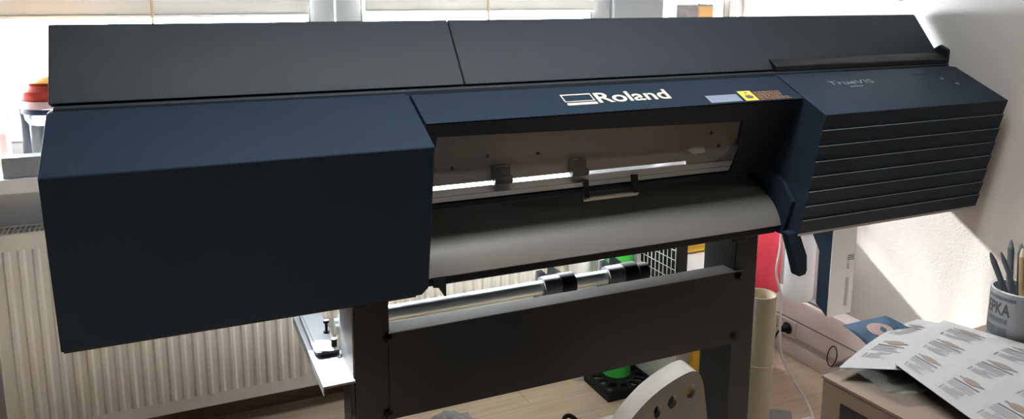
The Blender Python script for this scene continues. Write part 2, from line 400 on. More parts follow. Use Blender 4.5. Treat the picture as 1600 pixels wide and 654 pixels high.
# middle front cover
CA, CB = Vector((1.655, 1.252)), Vector((1.770, 1.020))
cd = (CB-CA).normalized(); cl = (CB-CA).length; cn = Vector((cd.y, -cd.x))           # cn points into the machine? (checked: towards -y)
if cn.x > 0: cn = -cn
def cov(u, s, h=0.0): return Vector((u, CA.x + cd.x*s + cn.x*h, CA.y + cd.y*s + cn.y*h))
fc = obj('front_cover', prism([(top(0, 0.086).y, top(0, 0.086).z), (TB[0], TB[1]), (1.775, 1.298), (1.68, 1.243)], 'x', XA+0.003, XB-0.003), M['navy'], pr, bev=0.002)
fr = plate([(XA+0.003, 0), (XB-0.006, 0), (XB-0.006, cl), (XA+0.003, cl)], [[(XA+0.035, 0.036), (1.462, 0.062), (1.482, 0.150), (1.492, 0.157), (1.494, 0.244), (XA+0.035, 0.244)][::-1]], 0.008)
obj('cover_frame', place(fr, lambda c: cov(c.x, c.y, c.z)), M['navyframe'], fc, smooth=None)
gl = nb(); A = [gl.verts.new(cov(x, s, -0.002)) for x, s in ((XA+0.03, 0.03), (1.50, 0.03), (1.50, 0.25), (XA+0.03, 0.25))]; gl.faces.new(A)
obj('cover_window', gl, M['glass'], fc, smooth=None)
hd = obj('handle', quad_plate([cov(1.0, cl-0.004, 0.034), cov(1.166, cl-0.004, 0.034), cov(1.166, cl+0.008, 0.030), cov(1.0, cl+0.008, 0.030)], 0.006), M['logo'], fc, smooth=None)
for a, b_ in ((1.000, 1.012), (1.150, 1.166)):
    obj('handle_arm', quad_plate([cov(a, cl-0.045, 0.004), cov(b_, cl-0.045, 0.004), cov(b_, cl-0.002, 0.034), cov(a, cl-0.002, 0.034)], 0.012), M['black'], hd, smooth=None)
# curved paper apron below the cover
ap = [(1.875, 1.000), (1.850, 0.984), (1.815, 0.972), (1.785, 0.958), (1.757, 0.942), (1.735, 0.926), (1.719, 0.908), (1.707, 0.888), (1.700, 0.870)]
obj('paper_apron', strip(ap, 0.004, 'x', XA-0.05, XB-0.012), M['apron'], pr, smooth=60)
obj('apron_edge', box(XA-0.05, XB-0.03, 1.701, 1.712, 0.849, 0.871), M['blacksteel'], pr, bev=0.001)
obj('apron_rim', box(XA-0.05, XB-0.012, 1.6975, 1.701, 0.8695, 0.8725), M['lipsteel'], pr, smooth=None)
obj('side_skirt', prism([(1.69, 0.845), (1.66, 0.95), (1.70, 1.0), (1.76, 1.03), (1.86, 1.03), (1.86, 0.845)], 'x', XB-0.012, XB+0.002), M['navy'], pr)
obj('hook', prism([(0.560, 0.868), (0.592, 0.868), (0.592, 0.822), (0.588, 0.822), (0.573, 0.846), (0.560, 0.848)], 'y', 1.692, 1.698), M['blacksteel'], pr, smooth=None)
obj('lever', prism([(1.618, 0.862), (1.642, 0.80), (1.668, 0.727), (1.676, 0.722), (1.700, 0.726), (1.704, 0.74), (1.700, 0.785), (1.682, 0.822), (1.664, 0.862)], 'y', 1.645, 1.675), M['navy'], pr, bev=0.004)
obj('rear_panel', box(XA+0.005, XB-0.005, 2.2005, 2.204, 0.865, 1.015), M['rearpanel'], pr, smooth=None)  # unseen reflector, added to bounce sunlight onto the floor and radiator
obj('rear_panel', box(XB+0.005, XB+0.195, 2.2005, 2.204, 0.865, 1.195), M['rearpanel'], pr, smooth=None)  # second added reflector, behind the right end
# rear lids
LP = [(1.812, 1.318), (1.826, 1.338), (1.932, 1.470), (1.938, 1.474), (1.958, 1.466), (1.965, 1.452), (1.86, 1.306)]
obj('rear_lid', prism(LP, 'x', XL, 0.688), M['lid'], pr, bev=0.002)
obj('rear_lid', prism(LP, 'x', 0.691, XE), M['lid'], pr, bev=0.002)
obj('lid_base', box(XL+0.01, XE, 1.785, 2.05, 1.285, 1.313), M['lid'], pr, bev=0.002)
hb = obj('hinge_bar', prism([(1.796, 1.313), (1.796, 1.330), (1.826, 1.348), (1.84, 1.348), (1.84, 1.313)], 'x', 1.68, XE+0.004), M['black'], pr, bev=0.003)
obj('hinge_knob', prism([(1.80, 1.312), (1.80, 1.36), (1.83, 1.375), (1.855, 1.36), (1.855, 1.312)], 'x', XE+0.004, XE+0.022), M['black'], hb, bev=0.004)
# badges on the sloped top
b = nb()
def flat(poly, bm, h=0.0006):
    A = [bm.verts.new(top(u, v, 0.0003)) for u, v in poly]; B = [bm.verts.new(top(u, v, h)) for u, v in poly]
    bm.faces.new(B); n = len(poly)
    for i in range(n): bm.faces.new((A[i], A[(i+1) % n], B[(i+1) % n], B[i]))
    return bm
def rect(u0, u1, v0, v1): return [(u0, v0), (u1, v0), (u1, v1), (u0, v1)]
for q in (rect(0.912, 0.999, 0.169, 0.174), rect(0.912, 0.999, 0.1395, 0.1425), rect(0.912, 0.9155, 0.1425, 0.169), rect(0.9955, 0.999, 0.1425, 0.169), rect(0.914, 1.000, 0.124, 0.1345)): flat(q, b)
obj('emblem', b, M['logo'], fc, smooth=None)
t = text_bm('Roland', 0.02)
obj('brand_text', place(t, lambda c: top(1.006 + c.x*0.220, 0.127 + c.y*0.047, 0.0006)), M['logo'], fc, smooth=None)
obj('sticker', flat(rect(1.332, 1.438, 0.094, 0.1285), nb()), M['bluelab'], fc, smooth=None)
wsn = obj('warning_sticker', flat(rect(1.449, 1.494, 0.093, 0.141), nb()), M['yellowlab'], fc, smooth=None)
b = flat([(1.463, 0.103), (1.481, 0.103), (1.486, 0.113), (1.479, 0.116), (1.476, 0.123), (1.471, 0.116), (1.465, 0.122), (1.459, 0.112)], nb(), 0.0012)
flat([(1.468, 0.128), (1.478, 0.128), (1.473, 0.136)], b, 0.0012)
obj('pictogram', b, M['ink'], wsn, smooth=None)
b = nb(); random.seed(3)
for k in range(6):
    v = 0.134 - k*0.0073; x = 1.500; end = 1.585 + 0.03*random.random()
    while x < end:
        w = 0.006 + 0.014*random.random(); flat(rect(x, min(x+w, end), v-0.0036, v), b); x += w + 0.003
obj('caution_lines', b, M['orangeink'], fc, smooth=None)
t = text_bm('TrueVIS', 0.004)
obj('series_text', place(t, lambda c: top(1.803 + c.x*0.180, 0.144 + c.y*0.021, 0.0006)), M['logodim'], rc, smooth=None)
b = nb()
for k in range(7): flat(rect(1.868+k*0.0077, 1.8735+k*0.0077, 0.1285, 0.1335), b)
obj('series_subtitle', b, M['logodim'], rc, smooth=None)
b = flat(rect(2.175, 2.250, 0.174, 0.180), nb()); flat(rect(2.185, 2.20, 0.140, 0.145), b)
obj('status_display', b, M['black'], rc, smooth=None)
for u, v in ((2.277, 0.142), (2.311, 0.109)):
    P = [(u + 0.008*math.cos(a*PI/6), v + 0.006*math.sin(a*PI/6)) for a in range(12)]
    obj('button', flat(P, nb(), 0.002), M['bluelab'], rc, smooth=None)
# stand
for x0, x1 in ((0.388, 0.478), (1.566, 1.652)):
    lg = obj('stand_leg', box(x0, x1, 1.800, 1.950, 0.09, 0.858), M['blacksteel'], pr, bev=0.003)
    obj('foot', box(x0, x1, 1.50, 2.30, 0.055, 0.10), M['blacksteel'], lg, bev=0.004)
    for yy in (1.56, 2.24): obj('caster', cyl(0.028, x0+0.025, x1-0.025, (0, yy, 0.028), 20, axis='x'), M['black'], lg)
obj('stand_bracket', box(1.54, 1.60, 1.792, 1.80, 0.80, 0.852), M['blacksteel'], pr, bev=0.002)
pn = obj('stand_panel', strip([(1.855, 0.690), (1.855, 0.704), (1.797, 0.704), (1.797, 0.474), (1.82, 0.474)], 0.003, 'x', 0.474, 1.592), M['blacksteel'], pr, smooth=None)
obj('panel_lip', box(0.474, 1.592, 1.794, 1.856, 0.7045, 0.7065), M['lipsteel'], pn, smooth=None)
for x, z in ((1.579, 0.688), (1.575, 0.492), (0.474, 0.688), (0.470, 0.484)):
    s = cyl(0.010, 1.781, 1.799, (x, 0, z), 6, axis='y'); cyl(0.013, 1.791, 1.799, (x, 0, z), 16, s, axis='y')
    obj('screw', s, M['black'], pr)
obj('rear_guard', box(XB+0.2, XE, 2.2005, 2.206, 0.705, 1.195), M['rearpanel'], pr, smooth=None)  # unseen plate, added to cut the sunlight reaching the right wall
# rear media tubes and flanges
obj('media_tube', cyl(0.0225, 0.405, 1.40, (0, 2.05, 0.647), 28, axis='x'), M['galv'], pr)
obj('media_tube', cyl(0.0225, 0.405, 1.46, (0, 2.13, 0.600), 28, axis='x'), M['galv'], pr)
for x in (1.04, 1.27):
    f = nb()
    for q, yy, dz in ((0.0, 2.085, 0.0), (0.062, 2.125, -0.012)): prism([(x-0.022+q, 0.60), (x-0.014+q, 0.692+dz), (x+0.004+q, 0.692+dz), (x+0.075+q, 0.625), (x+0.075+q, 0.60)], 'y', yy, yy+0.005, f)
    f = obj('media_flange', f, M['flange'], pr, smooth=None)
    b = lathe([(0.0235, -0.012), (0.034, -0.012), (0.034, 0.075), (0.0235, 0.075)], (x, 2.05, 0.647), 24, axis='x')
    obj('clamp', b, M['steel'], f)
    obj('clamp_band', lathe([(0.034, 0.045), (0.0365, 0.045), (0.0365, 0.095), (0.0235, 0.095)], (x, 2.05, 0.647), 24, axis='x'), M['black'], f)
obj('tube_end_cap', cyl(0.027, 1.375, 1.412, (0, 2.05, 0.647), 24, axis='x'), M['black'], pr)
# left arm plate of the stand
arm = nb(); prism([(0.308, 1.79), (0.3875, 1.79), (0.3875, 2.26), (0.308, 2.26)], 'z', 0.594, 0.600, arm)
box(0.308, 0.311, 1.79, 2.26, 0.575, 0.594, arm)
arm = obj('arm_plate', arm, M['steel'], pr, smooth=None)
b = prism([(0.322, 2.24), (0.319, 1.97), (0.324, 1.955), (0.334, 1.953), (0.3835, 1.953), (0.3835, 2.24)], 'z', 0.604, 0.612)
obj('slide_plate', b, M['steel'], arm, bev=0.0015)
obj('slide_ridge', prism([(0.3285, 2.24), (0.3285, 1.96), (0.352, 1.953), (0.352, 2.24)], 'z', 0.612, 0.614), M['steel'], arm, smooth=None)
s = cyl(0.004, 0.612, 0.640, (0.372, 2.075, 0), 12); cyl(0.008, 0.640, 0.648, (0.372, 2.075, 0), 12, s); cyl(0.009, 0.612, 0.616, (0.372, 2.075, 0), 12, s)
obj('screw', s, M['black'], arm)
s = cyl(0.008, 0.612, 0.632, (0.374, 1.982, 0), 12)
obj('screw', s, M['black'], arm)
obj('leg_side_plate', box(0.3845, 0.388, 1.803, 1.948, 0.60, 0.856), M['steel'], pr, smooth=None)
obj('gusset', prism([(1.80, 0.594), (2.0, 0.594), (1.80, 0.50)], 'x', 0.375, 0.386), M['blacksteel'], pr, smooth=None)
# bracket plate and drain bottle under the right end
bx0, bx1 = 2.075, 2.186
def hole(a, b_, c, d): return [(a, c), (b_, c), (b_, d), (a, d)][::-1]
pl = plate([(bx0, 0.426), (bx1, 0.4265), (bx1, 0.852), (bx0, 0.852)], [hole(2.149, 2.163, 0.592, 0.622), hole(2.148, 2.166, 0.455, 0.562)], 0.003)
br = obj('side_bracket', place(pl, lambda c: Vector((c.x, 1.90 + c.z, c.y))), M['bracket'], pr, smooth=None)
obj('bracket_side', prism([(1.9015, 0.852), (1.995, 0.852), (1.995, 0.71), (1.956, 0.652), (1.954, 0.459), (1.9015, 0.426)], 'x', bx0, bx0+0.003), M['navy2'], br, smooth=None)
lb = obj('label', box(2.146, 2.184, 1.8975, 1.8984, 0.621, 0.647), M['whitelab'], br, smooth=None)
b = nb()
for k in range(3): box(2.149, 2.181, 1.8968, 1.8975, 0.626+k*0.007, 0.629+k*0.007, b)
obj('label_lines', b, M['greyink'], lb, smooth=None)
bp = [(1e-5, 0.40), (0.050, 0.40), (0.055, 0.41), (0.055, 0.62), (0.048, 0.65)]
for k in range(8): bp += [(0.046, 0.655+k*0.018), (0.050, 0.664+k*0.018)]
bp += [(0.04, 0.81), (0.04, 0.85), (1e-5, 0.85)]
obj('drain_bottle', lathe(bp, (2.165, 2.13, 0), 28), M['bottle'], pr)

# ------------------------------------------------------------------ radiator
rd = thing('panel_radiator', 'cream ribbed panel radiator under the window sill behind the printer', 'radiator', (0.55, 2.78, 0.0))
rx0, rx1, rz0, rz1, ry = -0.512, 1.65, 0.125, 0.805, 2.72
zs = [rz0, rz0+0.006, rz0+0.045, rz0+0.062, rz1-0.062, rz1-0.045, rz1-0.004, rz1]
kz = [0, 0, 0, 1, 1, 0, 0, 0]
xs = [(rx0, 0), (rx0+0.02, 0)]
x = rx0 + 0.03
while x < rx1-0.05:
    xs += [(x, 0), (x+0.007, 1), (x+0.017, 1), (x+0.024, 0)]; x += 0.0395
xs += [(rx1, 0)]
b = nb(); grid = [[b.verts.new((x, ry - 0.008*k*kk, z)) for z, kk in zip(zs, kz)] for x, k in xs]
for i in range(len(xs)-1):
    for j in range(len(zs)-1): b.faces.new((grid[i][j], grid[i+1][j], grid[i+1][j+1], grid[i][j+1]))
back = [b.verts.new(p) for p in ((rx0, ry+0.016, rz0), (rx1, ry+0.016, rz0), (rx1, ry+0.016, rz1), (rx0, ry+0.016, rz1))]
b.faces.new(back)
b.faces.new([grid[i][0] for i in range(len(xs))] + [back[1], back[0]]); b.faces.new([grid[i][-1] for i in range(len(xs))][::-1] + [back[3], back[2]])
b.faces.new(grid[0][::-1] + [back[0], back[3]][::1]); b.faces.new(grid[-1] + [back[2], back[1]])
obj('front_panel', b, M['rad'], rd, smooth=30)
obj('rear_panel', box(rx0, rx1, 2.815, 2.83, rz0, rz1), M['rad'], rd, bev=0.003)
obj('convector_core', box(rx0+0.02, rx1-0.02, 2.745, 2.81, rz0+0.04, rz1-0.03), M['greyink'], rd, smooth=None)
for sx in (rx0-0.004, rx1): obj('side_cover', box(sx, sx+0.004, 2.715, 2.832, rz0+0.005, rz1+0.004), M['rad'], rd, bev=0.001)
g = box(rx0, rx1, 2.722, 2.738, rz1, rz1+0.006); box(rx0, rx1, 2.816, 2.832, rz1, rz1+0.006, g); box(rx0, rx1, 2.773, 2.780, rz1, rz1+0.006, g)
x = rx0
while x < rx1: box(x, x+0.004, 2.738, 2.816, rz1, rz1+0.005, g); x += 0.0145
obj('top_grille', g, M['rad'], rd, smooth=None)
for x in (-0.35, 1.5): obj('wall_bracket', box(x-0.02, x+0.02, 2.83, 2.879, 0.2, 0.75), M['rad'], rd, smooth=None)

# ------------------------------------------------------------------ blinds
for i, (x0, x1, z, sx, lab) in enumerate(((-1.21, 0.505, 1.458, -0.012, 'cream roller blind lowered in the left window'), (0.712, 1.700, 1.468, 1.21, 'cream roller blind lowered in the middle window'), (2.068, 2.442, 1.516, 2.43, 'narrow cream roller blind in the right window above the boxes'))):  # third blind is out of view, added to block high sun
    r = thing('roller_blind', lab, 'blind', ((x0+x1)/2, 2.915, z), 'roller blinds in the windows')
    obj('blind_cloth', box(x0, x1, 2.9145, 2.9155, z+0.012, 2.2), M['blind'], r, smooth=None)
    obj('bottom_bar', box(x0, x1, 2.911, 2.919, z, z+0.012), M['white'], r, bev=0.003)
    obj('roller', cyl(0.02, x0, x1, (0, 2.918, 2.215), 20, axis='x'), M['white'], r)
    obj('pull_cord', tube([(sx, 2.908, 2.2), (sx, 2.908, 1.40)], 0.004, 8), M['cord'], r)

# ------------------------------------------------------------------ sill clutter, left
j = thing('candy_jar', 'squat clear jar with red lid and orange top on the left of the sill', 'jar', (-0.315, 2.80, 1.0))
jc = (-0.315, 2.80, 0)
obj('body', lathe([(1e-5, 1.001), (0.055, 1.001), (0.068, 1.03), (0.068, 1.140), (1e-5, 1.142)], jc), M['darkfill'], j)
obj('collar', lathe([(0.0685, 1.140), (0.078, 1.155), (0.08, 1.172)], jc), M['clear'], j)
obj('rim', lathe([(0.08, 1.172), (0.088, 1.176), (0.085, 1.190), (0.075, 1.19)], jc), M['navyrim'], j)
obj('paper_band', lathe([(0.07, 1.190), (0.088, 1.192), (0.088, 1.216), (0.07, 1.216)], jc), M['pinkpaper'], j)
obj('lid', lathe([(0.07, 1.216), (0.092, 1.220), (0.092, 1.245), (0.075, 1.262), (1e-5, 1.266)], jc), M['redlid'], j)
obj('lid_topper', lathe([(0.06, 1.264), (0.074, 1.270), (0.05, 1.290), (1e-5, 1.302)], jc), M['orangelid'], j)
t = tag(obj('paper_block', box(-0.445, -0.335, 2.655, 2.715, 1.0, 1.062), M['paper'], bev=0.003), 'white block of paper at the front edge of the sill below the jar', 'paper')
t = thing('plastic_tray_stack', 'stack of clear plastic trays standing on the far left of the sill', 'tray', (-0.475, 2.83, 1.0))
for k in range(4):
    a = -0.530 + 0.025*k
    obj('tray', strip([(a, 1.002), (a, 1.20 - 0.012*k), (a+0.022, 1.20 - 0.012*k), (a+0.022, 1.215-0.012*k)], 0.003, 'y', 2.76, 2.90), M['frost'], t, smooth=None)
obj('tray_base', box(-0.525, -0.428, 2.755, 2.905, 1.0, 1.002), M['frost'], t, smooth=None)
for k in range(3): obj('label_tab', box(-0.511+0.026*k, -0.494+0.026*k, 2.757, 2.759, 1.04, 1.15-0.015*k), M['pinkpaper'], t, smooth=None)
t = thing('dark_bottle', 'slim dark bottle with teal cap behind the red-lidded jar on the sill', 'bottle', (-0.408, 2.885, 1.0))
obj('body', lathe([(1e-5, 1.0), (0.018, 1.0), (0.020, 1.01), (0.020, 1.19), (0.010, 1.215), (0.010, 1.225)], (-0.400, 2.885, 0), 20), M['darkfill'], t)
obj('cap', lathe([(0.010, 1.225), (0.013, 1.226), (0.013, 1.255), (1e-5, 1.257)], (-0.400, 2.885, 0), 20), M['teal'], t)

# ------------------------------------------------------------------ right window clutter
t = thing('printed_box', 'tall grey printed box on the sill in the narrow right window', 'box', (2.146, 2.88, 0.985))
obj('body', box(2.075, 2.196, 2.85, 2.91, 0.985, 1.500), M['white'], t, bev=0.002)
obj('printed_face', box(2.079, 2.192, 2.8485, 2.85, 0.995, 1.494), M['greyprint'], t, smooth=None)
t = thing('cardboard_box', 'orange cardboard box with white torn top beside the grey printed box', 'box', (2.245, 2.88, 0.985))
obj('body', box(2.200, 2.278, 2.85, 2.91, 0.985, 1.490), M['orange_board'], t, bev=0.002)
obj('torn_top', prism([(2.200, 1.490), (2.278, 1.490), (2.278, 1.496), (2.262, 1.499), (2.248, 1.494), (2.228, 1.501), (2.213, 1.497), (2.200, 1.503)], 'y', 2.849, 2.911), M['paper'], t, smooth=None)
t = thing('wall_clip', 'small grey clip fixed to the right wall above the printer', 'clip', (2.46, 2.035, 1.53))
obj('base_plate', box(2.462, XR, 2.012, 2.055, 1.524, 1.56), M['white'], t, bev=0.003)
obj('jaw', box(2.448, 2.462, 2.02, 2.034, 1.520, 1.54), M['greysteel'], t, bev=0.002)

# ------------------------------------------------------------------ rolls and boxes behind the printer
t = thing('vinyl_roll', 'green vinyl roll standing in a black ribbed holder on the floor', 'roll', (1.595, 2.50, 0.02))
obj('sheet', lathe([(0.036, 0.041), (0.056, 0.041), (0.056, 0.80), (0.036, 0.80)], (1.595, 2.50, 0), 36), M['green'], t)
obj('core', lathe([(0.032, 0.041), (0.036, 0.041), (0.036, 0.805), (0.032, 0.805)], (1.595, 2.50, 0), 28), M['cream'], t)
holes = []
for k in range(12):
    a0, a1 = 2*PI*(k+0.14)/12, 2*PI*(k+0.86)/12
    def sq(a, r): s = max(abs(math.cos(a)), abs(math.sin(a))); return (r*math.cos(a)/s, r*math.sin(a)/s)
    ci = [(0.064*math.cos(a0), 0.064*math.sin(a0)), (0.064*math.cos(a1), 0.064*math.sin(a1))]
    holes.append([ci[0], ci[1], sq(a1, 0.098), sq((a0+a1)/2, 0.098), sq(a0, 0.098)])
pb = plate([(-0.110, -0.110), (0.110, -0.110), (0.110, 0.110), (-0.110, 0.110)], holes, 0.012)
ca, sa = math.cos(0.0), math.sin(0.0)
hd = thing('roll_holder', 'square black ribbed roll holder under the green vinyl roll', 'holder', (1.587, 2.475, 0.0))
obj('top_grid', place(pb, lambda c: Vector((1.587 + c.x, 2.475 + c.y, 0.034 + c.z))), M['black'], hd, smooth=None)
b = nb()
for a in ((1.477, 1.483, 2.365, 2.585), (1.691, 1.697, 2.365, 2.585), (1.483, 1.691, 2.365, 2.371), (1.483, 1.691, 2.579, 2.585)): box(*a, 0, 0.028, b)
obj('skirt', b, M['black'], hd, bev=0.001)
obj('hub', cyl(0.03, 0.002, 0.029, (1.595, 2.50, 0), 24), M['black'], hd)
t = thing('liner_roll', 'white roll standing left of the green vinyl roll', 'roll', (1.475, 2.60, 0.0))
obj('sheet', lathe([(0.022, 0.0), (0.045, 0.0), (0.045, 0.72), (0.022, 0.72)], (1.475, 2.60, 0), 30), M['white'], t)
obj('core', lathe([(0.018, 0.0), (0.022, 0.0), (0.022, 0.725), (0.018, 0.725)], (1.475, 2.60, 0), 24), M['cream'], t)
t = thing('grey_roll', 'grey roll standing just right of the green vinyl roll', 'roll', (1.74, 2.66, 0.0))
obj('sheet', lathe([(0.022, 0.0), (0.045, 0.0), (0.045, 0.76), (0.022, 0.76)], (1.755, 2.695, 0), 30), M['greysteel'], t)
obj('core', lathe([(0.018, 0.0), (0.022, 0.0), (0.022, 0.765), (0.018, 0.765)], (1.755, 2.695, 0), 24), M['cream'], t)
cb = thing('white_cabinet', 'low white cabinet behind the right leg of the printer', 'cabinet', (1.93, 2.42, 0.0))
obj('carcass', box(1.70, 2.08, 2.27, 2.62, 0.0, 0.42), M['white'], cb, bev=0.003)
obj('door', box(1.706, 2.074, 2.262, 2.27, 0.02, 0.41), M['white'], cb, bev=0.003)
obj('knob', cyl(0.010, 2.245, 2.262, (1.83, 0, 0.30), 16, axis='y'), M['greysteel'], cb)
# black mesh-sided crate
mc = thing('mesh_crate', 'black upright crate with white wire mesh side on the white cabinet', 'crate', (1.75, 2.42, 0.42))
obj('body', box(1.726, 1.772, 2.30, 2.555, 0.42, 0.72), M['black'], mc, bev=0.003)
b = nb()
for k in range(10): yy = 2.312 + k*0.026; box(1.7225, 1.726, yy-0.0009, yy+0.0009, 0.43, 0.71, b)
for k in range(8): zz = 0.435 + k*0.0385; box(1.7225, 1.726, 2.312, 2.546, zz-0.0009, zz+0.0009, b)
obj('wire_mesh', b, M['white'], mc, smooth=None)
dv = thing('white_machine', 'white slope-topped desktop machine beside the black mesh crate', 'machine', (1.94, 2.40, 0.42))
obj('body', prism([(2.30, 0.42), (2.56, 0.42), (2.56, 0.522), (2.42, 0.515), (2.30, 0.455)], 'x', 1.79, 2.06), M['white'], dv, bev=0.008)
obj('roller', cyl(0.014, 1.80, 2.05, (0, 2.318, 0.478), 18, axis='x'), M['steel'], dv)
obj('knob', cyl(0.010, 1.782, 1.792, (0, 2.37, 0.455), 14, axis='x'), M['black'], dv)
yb = thing('yellow_tray', 'yellow plastic tray lying on top of the white machine', 'tray', (1.94, 2.49, 0.5235))
b = box(1.785, 2.06, 2.43, 2.56, 0.5235, 0.529)
for a in ((1.785, 1.79, 2.43, 2.56), (2.055, 2.06, 2.43, 2.56), (1.79, 2.055, 2.43, 2.435), (1.79, 2.055, 2.555, 2.56)): box(*a, 0.529, 0.560, b)
obj('bin', b, M['yellow'], yb, bev=0.002)
obj('rim', box(1.779, 2.066, 2.424, 2.43, 0.550, 0.562), M['yellow'], yb, bev=0.002)
lv = thing('spirit_level', 'yellow spirit level standing upright against the white cabinet', 'level', (1.777, 2.24, 0.0))
obj('body', box(1.757, 1.797, 2.222, 2.244, 0.0, 0.40), M['yellow'], lv, bev=0.002)
obj('end_cap', box(1.755, 1.799, 2.220, 2.246, 0.38, 0.41), M['black'], lv, bev=0.002)
obj('vial', cyl(0.006, 1.761, 1.793, (0, 2.2215, 0.25), 12, axis='x'), M['clearteal'], lv)

# ------------------------------------------------------------------ right side: rolls, cable, socket
t = thing('vinyl_roll', 'bright red vinyl roll standing behind the right leg of the printer', 'roll', (2.215, 2.37, 0.0))
obj('sheet', lathe([(0.03, 0.345), (0.066, 0.345), (0.066, 0.83), (0.03, 0.83)], (2.215, 2.37, 0), 36), M['red'], t)
obj('core', lathe([(0.026, 0.0), (0.030, 0.0), (0.030, 0.84), (0.026, 0.84)], (2.215, 2.37, 0), 28), M['cream'], t)
obj('liner', lathe([(0.03, 0.0), (0.060, 0.0), (0.060, 0.344), (0.03, 0.344)], (2.215, 2.37, 0), 32), M['white'], t)
t = thing('paper_roll', 'beige paper roll standing upright right of the printer leg', 'roll', (1.862, 2.0, 0.0))
obj('sheet', lathe([(0.049, 0.0), (0.0535, 0.0), (0.0535, 0.512), (0.049, 0.512)], (1.862, 2.0, 0), 36), M['kraft'], t)
obj('inner_layer', lathe([(0.0475, 0.001), (0.0489, 0.001), (0.0489, 0.511), (0.0475, 0.511)], (1.862, 2.0, 0), 36), M['cream'], t)
t = thing('paper_roll', 'thin pale green roll half hidden behind the beige paper roll', 'roll', (1.832, 2.085, 0.0))
obj('sheet', lathe([(0.024, 0.0), (0.030, 0.0), (0.030, 0.475), (0.024, 0.475)], (1.832, 2.086, 0), 28), M['palegreen'], t)
obj('core', lathe([(0.021, 0.0), (0.0239, 0.0), (0.0239, 0.476), (0.021, 0.476)], (1.832, 2.086, 0), 24), M['cream'], t)
pts = []
for k in range(40):
    a = 2*PI*k/40; d = Vector((math.cos(a), math.sin(a)))
    s = max(d.dot(Vector((1.862, 2.0))) + 0.0552, d.dot(Vector((1.832, 2.086))) + 0.0317)
    c1 = Vector((1.862, 2.0)) + d*0.0552; c2 = Vector((1.832, 2.086)) + d*0.0317
    p = c1 if d.dot(c1) >= d.dot(c2) else c2
    pts.append((p.x, p.y, 0.262))
tag(obj('rubber_band', tube(pts, 0.0016, 6, closed=True), M['rubber']), 'tan rubber band around the beige and pale green rolls', 'band')
so = thing('wall_socket', 'white double power socket on the duct behind the beige paper roll', 'socket', (2.40, 2.40, 0.128))
obj('plate', box(2.392, 2.3998, 2.355, 2.52, 0.09, 0.163), M['trunk'], so, bev=0.003)
for yy in (2.395, 2.475): obj('receptacle', lathe([(0.026, -0.003), (0.022, 0.0), (0.021, 0.004)], (2.391, yy, 0.127), 24, axis='x'), M['greyink'], so)
pg = thing('power_plug', 'round black power plug pushed into the white double socket', 'plug', (2.385, 2.395, 0.127))
obj('body', lathe([(1e-5, -0.034), (0.012, -0.034), (0.015, -0.020), (0.020, -0.012), (0.021, 0.0), (1e-5, 0.0)], (2.3905, 2.395, 0.127), 24, axis='x'), M['black'], pg)
obj('cord', tube(spline([(2.357, 2.395, 0.127), (2.33, 2.39, 0.12), (2.31, 2.40, 0.06), (2.31, 2.42, 0.006)]), 0.004, 8), M['black'], pg)
cab = spline([(2.081, 2.15, 0.70), (2.081, 2.15, 0.608), (2.070, 2.15, 0.508), (2.100, 2.15, 0.414), (2.105, 2.15, 0.33), (2.109, 2.15, 0.256), (2.116, 2.14, 0.16), (2.13, 2.08, 0.085), (2.13, 2.02, 0.04), (2.095, 1.95, 0.022), (2.06, 1.915, 0.024)])
tag(obj('power_cable', tube(cab, 0.0042, 8), M['white']), 'thin white cable hanging beside the red roll down to the floor', 'cable')
ps = thing('power_strip', 'white power strip lying on the floor right of the paper roll', 'power strip', (2.0, 1.87, 0.0))
obj('body', box(1.95, 2.056, 1.74, 1.925, 0.0, 0.045), M['white'], ps, bev=0.008)
obj('outlet', lathe([(0.022, 0.046), (0.020, 0.0465), (0.019, 0.045)], (2.003, 1.87, 0), 24), M['greyink'], ps)
tag(obj('paper_sheet', quad_plate([(1.935, 1.98, 0.002), (2.0, 1.945, 0.002), (2.07, 2.03, 0.002), (1.985, 2.09, 0.002)], 0.001), M['paper'], smooth=None), 'sheet of white paper on the floor behind the power strip', 'paper')
tag(obj('grey_folder', box(2.412, 2.466, 2.19, 2.45, 0.2685, 0.278), M['greysteel'], bev=0.002), 'grey board lying on the ledge of the wall duct behind the bracket', 'board')  # grey slab put in for the shaded strip of the duct ledge

# ------------------------------------------------------------------ floor clutter
cl_ = nb()
rows = []
for i in range(9):
    row = []
    for k in range(9):
        u, v = i/8-0.5, k/8-0.5
        z = 0.078*max(0, 1-4*(u*u+v*v)*0.9)*(0.75+0.25*math.sin(9*u+5*v)) + 0.004
        row.append(cl_.verts.new((0.845+u*0.22, 2.40+v*0.22, z)))
    rows.append(row)
for i in range(8):
    for k in range(8): cl_.faces.new((rows[i][k], rows[i+1][k], rows[i+1][k+1], rows[i][k+1]))
o = obj('crumpled_cloth', cl_, M['cloth'], smooth=80); so_ = o.modifiers.new('solid', 'SOLIDIFY'); so_.thickness = 0.004; so_.offset = 1
tag(o, 'crumpled grey patterned cloth on the floor under the printer', 'cloth')
tag(obj('black_strap', tube(spline([(1.165, 2.10, 0.008), (1.19, 2.19, 0.06), (1.215, 2.225, 0.078), (1.245, 2.21, 0.070), (1.275, 2.13, 0.008)]), 0.008, 10), M['black']), 'black looped strap on the floor left of the white chair', 'strap')

